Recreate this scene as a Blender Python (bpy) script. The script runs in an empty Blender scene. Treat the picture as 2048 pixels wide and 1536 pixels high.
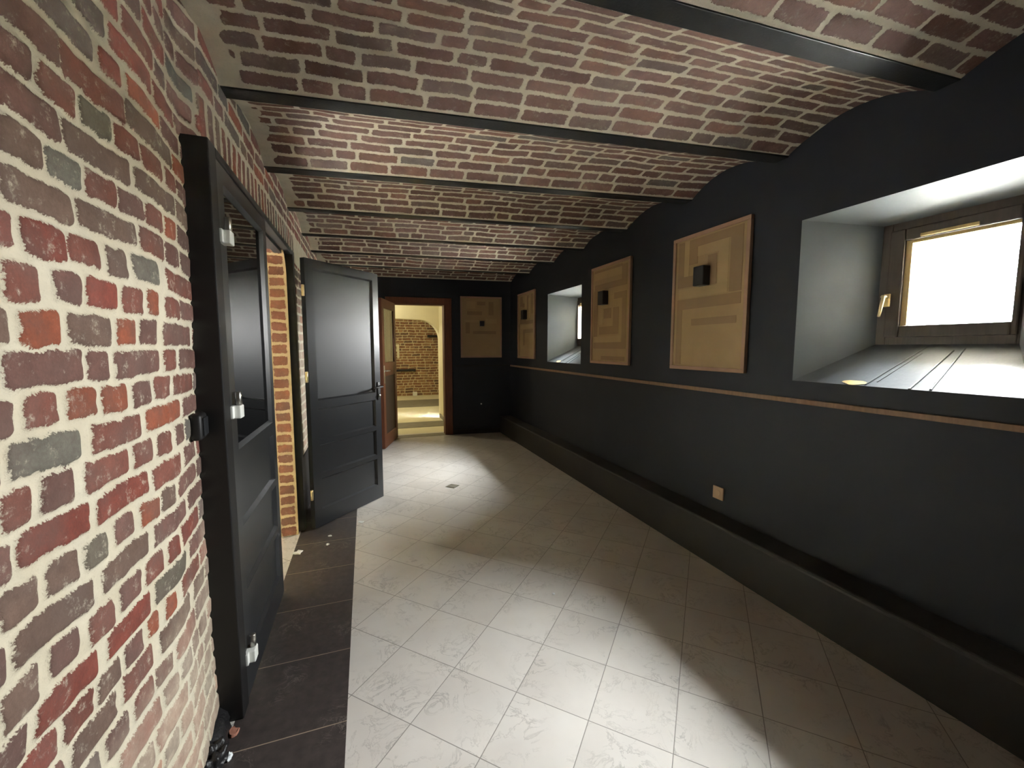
import bpy, bmesh, math, random
import numpy as np
from mathutils import Vector, Matrix

random.seed(7)
C = bpy.context.scene.collection
SC = bpy.context.scene

# ------------------------------------------------------------------ helpers
def srgb(r, g, b):
    f = lambda c: (c/255/12.92) if c/255 <= 0.04045 else ((c/255+0.055)/1.055)**2.4
    return (f(r), f(g), f(b), 1.0)

def tag(o, label=None, cat=None, group=None, kind=None):
    if label: o['label'] = label
    if cat: o['category'] = cat
    if group: o['group'] = group
    if kind: o['kind'] = kind
    return o

def empty(name, loc=(0, 0, 0), rz=0.0):
    o = bpy.data.objects.new(name, None)
    o.empty_display_size = 0.1
    o.location = loc
    o.rotation_euler = (0, 0, rz)
    C.objects.link(o)
    return o

def link(name, me, mat=None, parent=None, smooth=False):
    o = bpy.data.objects.new(name, me)
    if mat is not None:
        for m in (mat if isinstance(mat, (list, tuple)) else [mat]):
            me.materials.append(m)
    if parent is not None:
        o.parent = parent
    C.objects.link(o)
    if smooth:
        for p in me.polygons: p.use_smooth = True
    return o

def from_bm(name, bm, mat=None, parent=None, smooth=False):
    me = bpy.data.meshes.new(name)
    bmesh.ops.recalc_face_normals(bm, faces=bm.faces[:])
    bm.to_mesh(me); bm.free()
    return link(name, me, mat, parent, smooth)

def add_box(bm, x0, x1, y0, y1, z0, z1, bevel=0.0, segs=2):
    t = bmesh.new()
    vs = [t.verts.new(p) for p in ((x0,y0,z0),(x1,y0,z0),(x1,y1,z0),(x0,y1,z0),(x0,y0,z1),(x1,y0,z1),(x1,y1,z1),(x0,y1,z1))]
    for f in ((0,3,2,1),(4,5,6,7),(0,1,5,4),(1,2,6,5),(2,3,7,6),(3,0,4,7)):
        t.faces.new([vs[i] for i in f])
    if bevel > 0:
        bmesh.ops.bevel(t, geom=t.edges[:], offset=bevel, segments=segs, profile=0.5, affect='EDGES', clamp_overlap=True)
    merge(bm, t)

def merge(bm, t, M=None):
    if M is not None:
        bmesh.ops.transform(t, matrix=M, verts=t.verts[:])
    mp = {v: bm.verts.new(v.co) for v in t.verts}
    for f in t.faces:
        try:
            nf = bm.faces.new([mp[v] for v in f.verts]); nf.smooth = f.smooth
        except ValueError:
            pass
    t.free()

def add_cyl(bm, p0, p1, r0, r1=None, n=20, bev=0.0):
    r1 = r0 if r1 is None else r1
    p0 = Vector(p0); p1 = Vector(p1); d = p1-p0
    q = d.to_track_quat('Z', 'Y')
    t = bmesh.new()
    L = d.length
    prof = [(0, 0), (r0-bev, 0), (r0, bev), (r1, L-bev), (r1-bev, L), (0, L)] if bev > 0 else [(0,0),(r0,0),(r1,L),(0,L)]
    rings = []
    for r, z in prof:
        if r <= 1e-9: rings.append([t.verts.new((0,0,z))])
        else: rings.append([t.verts.new((r*math.cos(2*math.pi*i/n), r*math.sin(2*math.pi*i/n), z)) for i in range(n)])
    for a, b in zip(rings, rings[1:]):
        for i in range(n):
            j = (i+1) % n
            if len(a) == 1: t.faces.new((a[0], b[j], b[i]))
            elif len(b) == 1: t.faces.new((a[i], a[j], b[0]))
            else: t.faces.new((a[i], a[j], b[j], b[i]))
    merge(bm, t, Matrix.Translation(p0) @ q.to_matrix().to_4x4())

def quad(bm, *pts):
    return bm.faces.new([bm.verts.new(p) for p in pts])

# ------------------------------------------------------------------ value noise (numpy)
def vnoise(x, y, seed=0):
    xi = np.floor(x).astype(np.int64); yi = np.floor(y).astype(np.int64)
    fx = x-xi; fy = y-yi
    fx = fx*fx*(3-2*fx); fy = fy*fy*(3-2*fy)
    def h(a, b):
        n = (a*374761393 + b*668265263 + seed*982451653) & 0xFFFFFFFF
        n = ((n ^ (n >> 13))*1274126177) & 0xFFFFFFFF
        n = n ^ (n >> 16)
        return (n & 0xFFFF)/65535.0
    a = h(xi, yi); b = h(xi+1, yi); c = h(xi, yi+1); d = h(xi+1, yi+1)
    return (a*(1-fx)+b*fx)*(1-fy)+(c*(1-fx)+d*fx)*fy-0.5

# ------------------------------------------------------------------ materials
def new_mat(name):
    m = bpy.data.materials.new(name); m.use_nodes = True
    nt = m.node_tree
    b = nt.nodes['Principled BSDF']
    return m, nt, b

def N(nt, typ, **kw):
    n = nt.nodes.new(typ)
    for k, v in kw.items():
        if k.startswith('i_'):
            key = k[2:]
            key = int(key) if key.isdigit() else key
            n.inputs[key].default_value = v
        else: setattr(n, k, v)
    return n

def M_(nt, op, a, b=None, c=None, clamp=False):
    n = nt.nodes.new('ShaderNodeMath'); n.operation = op; n.use_clamp = clamp
    for i, v in enumerate((a, b, c)):
        if v is None: continue
        if isinstance(v, (int, float)): n.inputs[i].default_value = v
        else: nt.links.new(v, n.inputs[i])
    return n.outputs[0]

def mixc(nt, fac, a, b, blend='MIX'):
    n = nt.nodes.new('ShaderNodeMix'); n.data_type = 'RGBA'; n.blend_type = blend
    if isinstance(fac, (int, float)): n.inputs[0].default_value = fac
    else: nt.links.new(fac, n.inputs[0])
    for i, v in ((6, a), (7, b)):
        if isinstance(v, (tuple, list)): n.inputs[i].default_value = v
        else: nt.links.new(v, n.inputs[i])
    return n.outputs[2]

def ramp(nt, v, lo, hi, a=0.0, b=1.0):
    n = nt.nodes.new('ShaderNodeMapRange'); n.clamp = True
    nt.links.new(v, n.inputs[0])
    n.inputs[1].default_value = lo; n.inputs[2].default_value = hi
    n.inputs[3].default_value = a; n.inputs[4].default_value = b
    return n.outputs[0]

def noise(nt, vec, scale, detail=3, rough=0.55, dist=0.0):
    n = nt.nodes.new('ShaderNodeTexNoise')
    n.inputs['Scale'].default_value = scale; n.inputs['Detail'].default_value = detail
    n.inputs['Roughness'].default_value = rough; n.inputs['Distortion'].default_value = dist
    if vec is not None: nt.links.new(vec, n.inputs['Vector'])
    return n.outputs['Fac']

def simple(name, col, rough=0.5, spec=0.5, metal=0.0, var=0.0, vscale=8, bump=0.0, bscale=120, rvar=0.0):
    m, nt, b = new_mat(name)
    b.inputs['Roughness'].default_value = rough
    b.inputs['Specular IOR Level'].default_value = spec
    b.inputs['Metallic'].default_value = metal
    tc = N(nt, 'ShaderNodeTexCoord').outputs['Object']
    n1 = noise(nt, tc, vscale, 4)
    dark = tuple(c*(1-var) for c in col[:3])+(1,); lite = tuple(min(1, c*(1+var)) for c in col[:3])+(1,)
    nt.links.new(mixc(nt, ramp(nt, n1, 0.3, 0.7), dark, lite), b.inputs['Base Color'])
    if rvar > 0:
        nt.links.new(ramp(nt, noise(nt, tc, vscale*2, 3), 0.3, 0.7, rough-rvar, rough+rvar), b.inputs['Roughness'])
    if bump > 0:
        bp = N(nt, 'ShaderNodeBump'); bp.inputs['Strength'].default_value = bump; bp.inputs['Distance'].default_value = 0.004
        nt.links.new(noise(nt, tc, bscale, 4), bp.inputs['Height']); nt.links.new(bp.outputs[0], b.inputs['Normal'])
    return m

def brick_mat(name, mortar, smear=0.5, lime=0.0):
    m, nt, b = new_mat(name)
    b.inputs['Roughness'].default_value = 0.88; b.inputs['Specular IOR Level'].default_value = 0.25
    tc = N(nt, 'ShaderNodeTexCoord').outputs['Object']
    at = N(nt, 'ShaderNodeAttribute', attribute_name='sdf').outputs['Fac']
    bc = N(nt, 'ShaderNodeAttribute', attribute_name='bcol').outputs['Color']
    n1 = noise(nt, tc, 55, 4, 0.6); n2 = noise(nt, tc, 220, 3, 0.6)
    d = M_(nt, 'ADD', at, M_(nt, 'MULTIPLY', M_(nt, 'SUBTRACT', n1, 0.5), 0.016))
    d = M_(nt, 'ADD', d, M_(nt, 'MULTIPLY', M_(nt, 'SUBTRACT', n2, 0.5), 0.009))
    mask = ramp(nt, d, -0.0009, 0.0011)
    # brick faces: mottled, with light lime smears and dark burnt flecks
    nb = noise(nt, tc, 18, 5, 0.65); ns = noise(nt, tc, 30, 5, 0.7); nf = noise(nt, tc, 140, 4, 0.7)
    hs = N(nt, 'ShaderNodeHueSaturation'); nt.links.new(bc, hs.inputs['Color'])
    nt.links.new(ramp(nt, nb, 0.25, 0.75, 0.72, 1.3), hs.inputs['Value'])
    col = hs.outputs[0]
    col = mixc(nt, ramp(nt, nf, 0.35, 0.7, 0.0, 0.35), col, srgb(70, 52, 48))
    n9 = noise(nt, tc, 10, 3, 0.5)
    col = mixc(nt, ramp(nt, n9, 0.42, 0.68, 0.0, 0.45), col, srgb(98, 84, 77))
    sm = M_(nt, 'MULTIPLY', ramp(nt, ns, 0.55, 0.74), ramp(nt, nf, 0.42, 0.6))
    col = mixc(nt, M_(nt, 'MULTIPLY', sm, smear), col, mortar)
    mo = mixc(nt, ramp(nt, noise(nt, tc, 24, 4), 0.3, 0.75), mortar, tuple(c*0.82 for c in mortar[:3])+(1,))
    mo = mixc(nt, ramp(nt, noise(nt, tc, 7, 3), 0.35, 0.7, 0, 0.5), mo, tuple(c*k for c, k in zip(mortar[:3], (0.86, 0.82, 0.74)))+(1,))
    mo = mixc(nt, ramp(nt, nf, 0.55, 0.78, 0, 0.45), mo, tuple(c*0.55 for c in mortar[:3])+(1,))
    if lime > 0:
        sz = N(nt, 'ShaderNodeSeparateXYZ'); nt.links.new(tc, sz.inputs[0])
        h = M_(nt, 'ADD', sz.outputs[2], M_(nt, 'MULTIPLY', M_(nt, 'SUBTRACT', noise(nt, tc, 3.5, 4), 0.5), 0.9))
        h = M_(nt, 'ADD', h, M_(nt, 'MULTIPLY', M_(nt, 'SUBTRACT', 1.25, sz.outputs[1]), 0.45))
        wash = M_(nt, 'MULTIPLY', ramp(nt, h, 0.28, 0.62, lime, 0.0), ramp(nt, ns, 0.3, 0.6, 0.55, 1.0))
        col = mixc(nt, wash, col, mixc(nt, 0.35, mortar, srgb(190, 160, 135)))
    fin = mixc(nt, mask, mo, col)
    nt.links.new(fin, b.inputs['Base Color'])
    bp = N(nt, 'ShaderNodeBump'); bp.inputs['Strength'].default_value = 0.55; bp.inputs['Distance'].default_value = 0.004
    hgt = M_(nt, 'ADD', M_(nt, 'MULTIPLY', ramp(nt, d, -0.004, 0.004), 0.8), M_(nt, 'MULTIPLY', nf, 0.6))
    hgt = M_(nt, 'ADD', hgt, M_(nt, 'MULTIPLY', nb, 0.5))
    nt.links.new(hgt, bp.inputs['Height']); nt.links.new(bp.outputs[0], b.inputs['Normal'])
    return m

def floor_mats():
    # light marbled tiles laid on the diagonal
    m, nt, b = new_mat('light_floor_tile')
    tc = N(nt, 'ShaderNodeTexCoord').outputs['Object']
    sp = N(nt, 'ShaderNodeSeparateXYZ'); nt.links.new(tc, sp.inputs[0])
    x, y = sp.outputs[0], sp.outputs[1]
    r2 = math.sqrt(0.5); S = 0.2065*math.sqrt(2)
    a = M_(nt, 'DIVIDE', M_(nt, 'SUBTRACT', M_(nt, 'MULTIPLY', M_(nt, 'ADD', x, y), r2), (0.528+1.426)*r2), S)
    c = M_(nt, 'DIVIDE', M_(nt, 'SUBTRACT', M_(nt, 'MULTIPLY', M_(nt, 'SUBTRACT', x, y), r2), (0.528-1.426)*r2), S)
    def dist(v):
        f = M_(nt, 'SUBTRACT', v, M_(nt, 'FLOOR', v))
        return M_(nt, 'MINIMUM', f, M_(nt, 'SUBTRACT', 1.0, f))
    dl = M_(nt, 'MULTIPLY', M_(nt, 'MINIMUM', dist(a), dist(c)), S)
    grout = ramp(nt, dl, 0.0011, 0.0021, 1, 0)
    cell = N(nt, 'ShaderNodeCombineXYZ')
    nt.links.new(M_(nt, 'FLOOR', a), cell.inputs[0]); nt.links.new(M_(nt, 'FLOOR', c), cell.inputs[1])
    wn = N(nt, 'ShaderNodeTexWhiteNoise', noise_dimensions='3D'); nt.links.new(cell.outputs[0], wn.inputs['Vector'])
    off = N(nt, 'ShaderNodeVectorMath', operation='MULTIPLY_ADD')
    nt.links.new(wn.outputs['Color'], off.inputs[0]); off.inputs[1].default_value = (13, 13, 13); nt.links.new(tc, off.inputs[2])
    v = off.outputs[0]
    n1 = noise(nt, v, 9, 6, 0.66, 0.8); n2 = noise(nt, v, 5, 3); n3 = noise(nt, v, 3, 4)
    vein = M_(nt, 'ABSOLUTE', M_(nt, 'SUBTRACT', n1, 0.5))
    vein = M_(nt, 'MULTIPLY', ramp(nt, vein, 0.0, 0.026, 1, 0), ramp(nt, n2, 0.43, 0.62))
    base = mixc(nt, ramp(nt, n3, 0.3, 0.7), srgb(193, 188, 181), srgb(207, 203, 196))
    base = mixc(nt, M_(nt, 'MULTIPLY', wn.outputs['Value'], 0.22), base, srgb(180, 174, 167))
    base = mixc(nt, M_(nt, 'MULTIPLY', vein, 0.55), base, srgb(132, 128, 122))
    spk = ramp(nt, noise(nt, tc, 160, 2), 0.72, 0.76)
    base = mixc(nt, M_(nt, 'MULTIPLY', spk, 0.25), base, srgb(120, 112, 104))
    base = mixc(nt, M_(nt, 'MULTIPLY', grout, 0.85), base, srgb(122, 117, 110))
    nt.links.new(base, b.inputs['Base Color'])
    nt.links.new(M_(nt, 'ADD', M_(nt, 'MULTIPLY', grout, 0.4), ramp(nt, n3, 0.3, 0.7, 0.28, 0.40)), b.inputs['Roughness'])
    b.inputs['Specular IOR Level'].default_value = 0.4
    bp = N(nt, 'ShaderNodeBump'); bp.inputs['Strength'].default_value = 0.35; bp.inputs['Distance'].default_value = 0.002
    nt.links.new(M_(nt, 'SUBTRACT', M_(nt, 'MULTIPLY', n1, 0.12), grout), bp.inputs['Height']); nt.links.new(bp.outputs[0], b.inputs['Normal'])
    # dark border tiles
    m2, nt, b = new_mat('dark_border_tile')
    tc = N(nt, 'ShaderNodeTexCoord').outputs['Object']
    sp = N(nt, 'ShaderNodeSeparateXYZ'); nt.links.new(tc, sp.inputs[0])
    y = M_(nt, 'DIVIDE', M_(nt, 'SUBTRACT', sp.outputs[1], 1.519), 0.3895)
    f = M_(nt, 'SUBTRACT', y, M_(nt, 'FLOOR', y))
    dl = M_(nt, 'MULTIPLY', M_(nt, 'MINIMUM', f, M_(nt, 'SUBTRACT', 1.0, f)), 0.3895)
    seam = ramp(nt, dl, 0.0010, 0.0024, 1, 0)
    n1 = noise(nt, tc, 8, 7, 0.68, 2.2); n2 = noise(nt, tc, 4.5, 3); n3 = noise(nt, tc, 30, 4)
    vein = M_(nt, 'ABSOLUTE', M_(nt, 'SUBTRACT', n1, 0.5))
    vein = M_(nt, 'MULTIPLY', ramp(nt, vein, 0.0, 0.018, 1, 0), ramp(nt, n2, 0.52, 0.68))
    base = mixc(nt, ramp(nt, n3, 0.3, 0.7), srgb(50, 45, 44), srgb(66, 59, 57))
    base = mixc(nt, M_(nt, 'MULTIPLY', vein, 0.45), base, srgb(150, 140, 130))
    base = mixc(nt, M_(nt, 'MULTIPLY', seam, 0.75), base, srgb(165, 148, 128))
    nt.links.new(base, b.inputs['Base Color']); b.inputs['Roughness'].default_value = 0.5
    b.inputs['Specular IOR Level'].default_value = 0.4
    return m, m2

def wood_mat(name, c1, c2, rough=0.45):
    m, nt, b = new_mat(name)
    tc = N(nt, 'ShaderNodeTexCoord').outputs['Object']
    mp = N(nt, 'ShaderNodeMapping'); mp.inputs['Scale'].default_value = (14, 14, 1.2); nt.links.new(tc, mp.inputs[0])
    n = noise(nt, mp.outputs[0], 4, 5, 0.6, 0.8)
    nt.links.new(mixc(nt, ramp(nt, n, 0.3, 0.7), c1, c2), b.inputs['Base Color'])
    b.inputs['Roughness'].default_value = rough
    return m

def glass_mat(name, tint=(1, 1, 1, 1), rough=0.0, ior=1.5):
    m = bpy.data.materials.new(name); m.use_nodes = True; nt = m.node_tree
    for n in list(nt.nodes):
        if n.type == 'BSDF_PRINCIPLED': nt.nodes.remove(n)
    out = [n for n in nt.nodes if n.type == 'OUTPUT_MATERIAL'][0]
    tr = N(nt, 'ShaderNodeBsdfTransparent'); tr.inputs[0].default_value = tint
    gl = N(nt, 'ShaderNodeBsdfGlossy'); gl.inputs['Roughness'].default_value = rough
    lw = N(nt, 'ShaderNodeLayerWeight'); lw.inputs[0].default_value = 0.5
    f0 = ((ior-1)/(ior+1))**2
    fr = M_(nt, 'ADD', M_(nt, 'MULTIPLY', M_(nt, 'POWER', lw.outputs['Facing'], 5.0), 1-f0), f0)
    mx = N(nt, 'ShaderNodeMixShader')
    nt.links.new(fr, mx.inputs[0]); nt.links.new(tr.outputs[0], mx.inputs[1]); nt.links.new(gl.outputs[0], mx.inputs[2])
    nt.links.new(mx.outputs[0], out.inputs[0])
    return m

MORTAR = srgb(199, 191, 171)
M_BRICK = brick_mat('lime_pointed_brick', MORTAR, 0.85, 0.62)
M_VAULT = brick_mat('vault_brick', srgb(208, 201, 182), 0.5)
M_FAR = brick_mat('cellar_brick', srgb(200, 186, 152), 0.6)
M_JAMB = brick_mat('jamb_brick', srgb(186, 168, 138), 0.5)
M_TILE, M_DARKTILE = floor_mats()
M_BLACKWALL = simple('black_wall_paint', srgb(31, 34, 41), 0.62, 0.35, var=0.10, vscale=3, bump=0.12, bscale=60)
M_SILL = simple('lightened_black_sill', srgb(84, 88, 91), 0.44, 0.5, var=0.08, vscale=6, bump=0.2, bscale=50, rvar=0.05)  # same black paint, strong daylight on the sill put into a lighter colour
M_REVEAL = simple('lightened_black_reveal', srgb(110, 115, 117), 0.52, 0.35, var=0.06, vscale=5, bump=0.12, bscale=40, rvar=0.05)  # black wall paint lightened to carry the window light on the niche sides
M_PLINTH = simple('black_plinth_paint', srgb(34, 31, 29), 0.55, 0.4, var=0.12, vscale=4, bump=0.15, bscale=40)
M_LEDGE = simple('lightened_ledge_black', srgb(66, 65, 64), 0.6, 0.4, var=0.15, vscale=6)  # lighter copy of the plinth black, lifting the shade on the ledge top
M_DOORBLACK = simple('satin_black_paint', srgb(38, 39, 41), 0.33, 0.5, var=0.06, vscale=6)
M_FRAMEBLACK = simple('matt_black_paint', srgb(22, 21, 21), 0.5, 0.4, var=0.08, vscale=6)
M_FROST = simple('frosted_dark_glass', srgb(38, 40, 42), 0.46, 0.55, var=0.03, vscale=3)
M_PANE = glass_mat('door_glass', (0.06, 0.06, 0.06, 1), 0.02, 2.0)
M_WINGLASS = glass_mat('window_glass', (0.97, 0.98, 0.98, 1), 0.0, 1.45)
M_BEAM = simple('green_black_steel_paint', srgb(27, 29, 28), 0.45, 0.5, var=0.25, vscale=14, bump=0.25, bscale=90)
M_WHITE = simple('white_plastic', srgb(225, 226, 220), 0.35, 0.5, var=0.02)
M_CHROME = simple('brushed_steel', srgb(190, 188, 180), 0.28, 0.5, metal=1.0, var=0.03)
M_BRASS = simple('pale_brass', srgb(225, 208, 160), 0.3, 0.5, metal=0.8, var=0.03)
M_TAN = simple('tan_panel_board', srgb(158, 134, 98), 0.6, 0.3, var=0.05, vscale=6)
M_TANDARK = simple('dark_tan_inlay', srgb(140, 116, 86), 0.6, 0.3, var=0.05, vscale=6)
M_TANLITE = simple('light_tan_inlay', srgb(166, 142, 104), 0.6, 0.3, var=0.05, vscale=6)
M_TANEDGE = simple('pinkish_tan_edging', srgb(160, 128, 108), 0.55, 0.3, var=0.05, vscale=6)
M_LAMPBLACK = simple('black_lamp_casing', srgb(34, 34, 40), 0.4, 0.5, var=0.03)
M_RAIL = wood_mat('bare_wood_rail', srgb(118, 92, 70), srgb(138, 108, 82), 0.6)
M_WINWOOD = wood_mat('brown_window_wood', srgb(56, 48, 42), srgb(70, 60, 52), 0.5)
M_BEAD = wood_mat('yellow_glazing_bead', srgb(196, 168, 112), srgb(214, 188, 134), 0.55)
M_REDWOOD = wood_mat('red_brown_varnish', srgb(88, 47, 28), srgb(108, 60, 36), 0.55)
M_DOORWOOD = wood_mat('dark_brown_panel_wood', srgb(52, 38, 30), srgb(66, 49, 39), 0.65)
M_CREAM = simple('cream_plaster', srgb(220, 213, 184), 0.8, 0.2, var=0.03, vscale=5, bump=0.1, bscale=30)
M_STONE = simple('grey_floor_band', srgb(128, 122, 108), 0.55, 0.3, var=0.12, vscale=8)
M_TAR = simple('rough_black_coating', srgb(24, 23, 24), 0.42, 0.5, var=0.3, vscale=30, bump=0.8, bscale=70)
M_TERRA = simple('terracotta', srgb(150, 104, 88), 0.8, 0.2, var=0.1, vscale=20)
M_PAPER = simple('white_paper', srgb(222, 226, 226), 0.7, 0.2, var=0.03)
M_SOCKET = simple('ivory_socket', srgb(196, 168, 142), 0.4, 0.4, var=0.02)
M_LAWN = simple('worn_lawn', srgb(132, 129, 114), 0.95, 0.1, var=0.2, vscale=3)
M_ADDSILL = simple('dark_added_sill', srgb(74, 76, 78), 0.8, 0.2, var=0.15, vscale=9)  # for the added sill outside, kept dark to bounce little light
M_STONEWALL = simple('grey_outer_masonry', srgb(168, 165, 158), 0.9, 0.2, var=0.15, vscale=4)
M_GROUND = simple('pale_gravel_ground', srgb(240, 238, 232), 0.95, 0.1, var=0.1, vscale=5)

# ------------------------------------------------------------------ bricks
PAL_WALL = [((122, 76, 66), 4), ((112, 80, 72), 4), ((102, 79, 72), 3), ((146, 84, 62), 1.6), ((128, 72, 62), 2.5),
            ((102, 90, 84), 1.6), ((94, 93, 86), 0.8), ((116, 96, 84), 1.2)]
PAL_VAULT = [((124, 96, 86), 4), ((117, 90, 82), 3), ((128, 95, 82), 2), ((118, 100, 92), 1.6), ((110, 103, 98), 0.6), ((112, 86, 78), 2)]
PAL_FAR = [((150, 110, 78), 3), ((140, 98, 70), 3), ((165, 128, 90), 2), ((120, 92, 72), 1)]

def pick(pal, rng):
    cs = [srgb(*c)[:3] for c, w in pal]; ws = np.array([w for c, w in pal]); ws = ws/ws.sum()
    c = np.array(cs[rng.choice(len(cs), p=ws)])
    return c*rng.uniform(0.85, 1.15)

def make_rows(u0, u1, v0, v1, pitch, joint, rng, pal, long=(0.195, 0.225), head=(0.09, 0.115), phead=0.35, pj=0.06):
    """list of (va, vb, ubounds, colors, insets) from v0 to v1"""
    rows = []; v = v0; k = 0
    while v < v1:
        p = pitch*rng.uniform(1-pj, 1+pj)
        us = [u0-rng.uniform(0, 0.2)]; cs = []
        while us[-1] < u1:
            L = rng.uniform(*head) if rng.random() < phead else rng.uniform(*long)
            us.append(us[-1]+L+joint); cs.append(pick(pal, rng))
        us = np.array(us); ins = rng.uniform(0.8, 1.25, size=(len(cs), 4))*joint/2
        ed = np.stack([us[:-1]+ins[:, 0], us[1:]-ins[:, 1], v+ins[:, 2], v+p-ins[:, 3]], 1)
        rows.append((v, v+p, us, np.array(cs), ed))
        v += p; k += 1
    return rows

def brick_field(U, V, rows, joint, seed, wob=0.006, cover=0.0):
    """signed distance (>0 inside a brick) and brick colour at points U, V"""
    Uw = U + wob*vnoise(U/0.05, V/0.04, seed) + wob*0.8*vnoise(U/0.021, V/0.021, seed+5)
    Vw = V + wob*1.3*vnoise(U/0.13, V/0.2, seed+1) + wob*0.9*vnoise(U/0.03, V/0.03, seed+2)
    sdf = np.full(U.shape, -0.02); col = np.zeros(U.shape+(3,)); col[...] = (0.15, 0.08, 0.06)
    vb = np.array([r[0] for r in rows]+[rows[-1][1]])
    idx = np.clip(np.searchsorted(vb, Vw, side='right')-1, 0, len(rows)-1)
    for i, (va, ve, us, cs, ed) in enumerate(rows):
        m = idx == i
        if not m.any(): continue
        u = Uw[m]; v = Vw[m]
        j = np.clip(np.searchsorted(us, u, side='right')-1, 0, len(cs)-1)
        x0, x1, y0, y1 = ed[j, 0], ed[j, 1], ed[j, 2], ed[j, 3]
        cx = (x0+x1)/2; cy = (y0+y1)/2; R = 0.009
        qx = np.abs(u-cx)-(x1-x0)/2+R; qy = np.abs(v-cy)-(y1-y0)/2+R
        d = np.hypot(np.maximum(qx, 0), np.maximum(qy, 0))+np.minimum(np.maximum(qx, qy), 0)-R
        sdf[m] = -d; col[m] = cs[j]
    return sdf-cover, col

def grid_mesh(name, P, sdf, col, keep=None):
    """P: (nv, nu, 3)"""
    nv, nu = sdf.shape
    idx = np.arange(nv*nu).reshape(nv, nu)
    f = np.stack([idx[:-1, :-1], idx[:-1, 1:], idx[1:, 1:], idx[1:, :-1]], -1)
    f = f[keep] if keep is not None else f.reshape(-1, 4)
    me = bpy.data.meshes.new(name)
    me.vertices.add(nv*nu); me.vertices.foreach_set('co', P.reshape(-1).astype(np.float32))
    n = len(f)
    me.loops.add(n*4); me.loops.foreach_set('vertex_index', f.reshape(-1).astype(np.int32))
    me.polygons.add(n); me.polygons.foreach_set('loop_start', np.arange(0, n*4, 4, dtype=np.int32))
    me.polygons.foreach_set('use_smooth', np.ones(n, dtype=bool))
    me.update(calc_edges=True); me.validate()
    a = me.attributes.new('sdf', 'FLOAT', 'POINT'); a.data.foreach_set('value', sdf.reshape(-1).astype(np.float32))
    c = me.attributes.new('bcol', 'FLOAT_COLOR', 'POINT')
    c4 = np.concatenate([col.reshape(-1, 3), np.ones((nv*nu, 1))], 1)
    c.data.foreach_set('color', c4.reshape(-1).astype(np.float32))
    return me

def axis(*segs):
    out = []
    for a, b, st in segs:
        n = max(1, int(math.ceil((b-a)/st)))
        out.append(np.linspace(a, b, n, endpoint=False))
    out.append(np.array([segs[-1][1]]))
    return np.concatenate(out)

# room constants
XR = 2.20            # right wall
XF = -0.463          # front of the black door frame
WL = -0.512          # brick wall above the doorway
ZB = 2.40            # underside of the steel beams
YB = -3.0            # wall behind the camera
def EW(x): return 6.47-0.11*x      # end wall

# ---- left brick wall: a bent plan line
rng = np.random.default_rng(11)
P = [(-0.685, YB), (-0.508, 1.36), (-0.542, 1.675), (WL, 1.80), (WL, 3.42), (WL, 6.75)]
seg = [math.dist(a, b) for a, b in zip(P, P[1:])]; cum = np.concatenate([[0], np.cumsum(seg)])
s_bend = cum[1]
def plan(s):
    x = np.interp(s, cum, [p[0] for p in P]); y = np.interp(s, cum, [p[1] for p in P])
    return x, y
US = axis((0, s_bend-0.75, 0.03), (s_bend-0.75, cum[3], 0.005), (cum[3], cum[4], 0.008), (cum[4], cum[5], 0.02))
VS = axis((0.0, 2.62, 0.005))
U, V = np.meshgrid(US, VS)
X, Y = plan(U)
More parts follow.
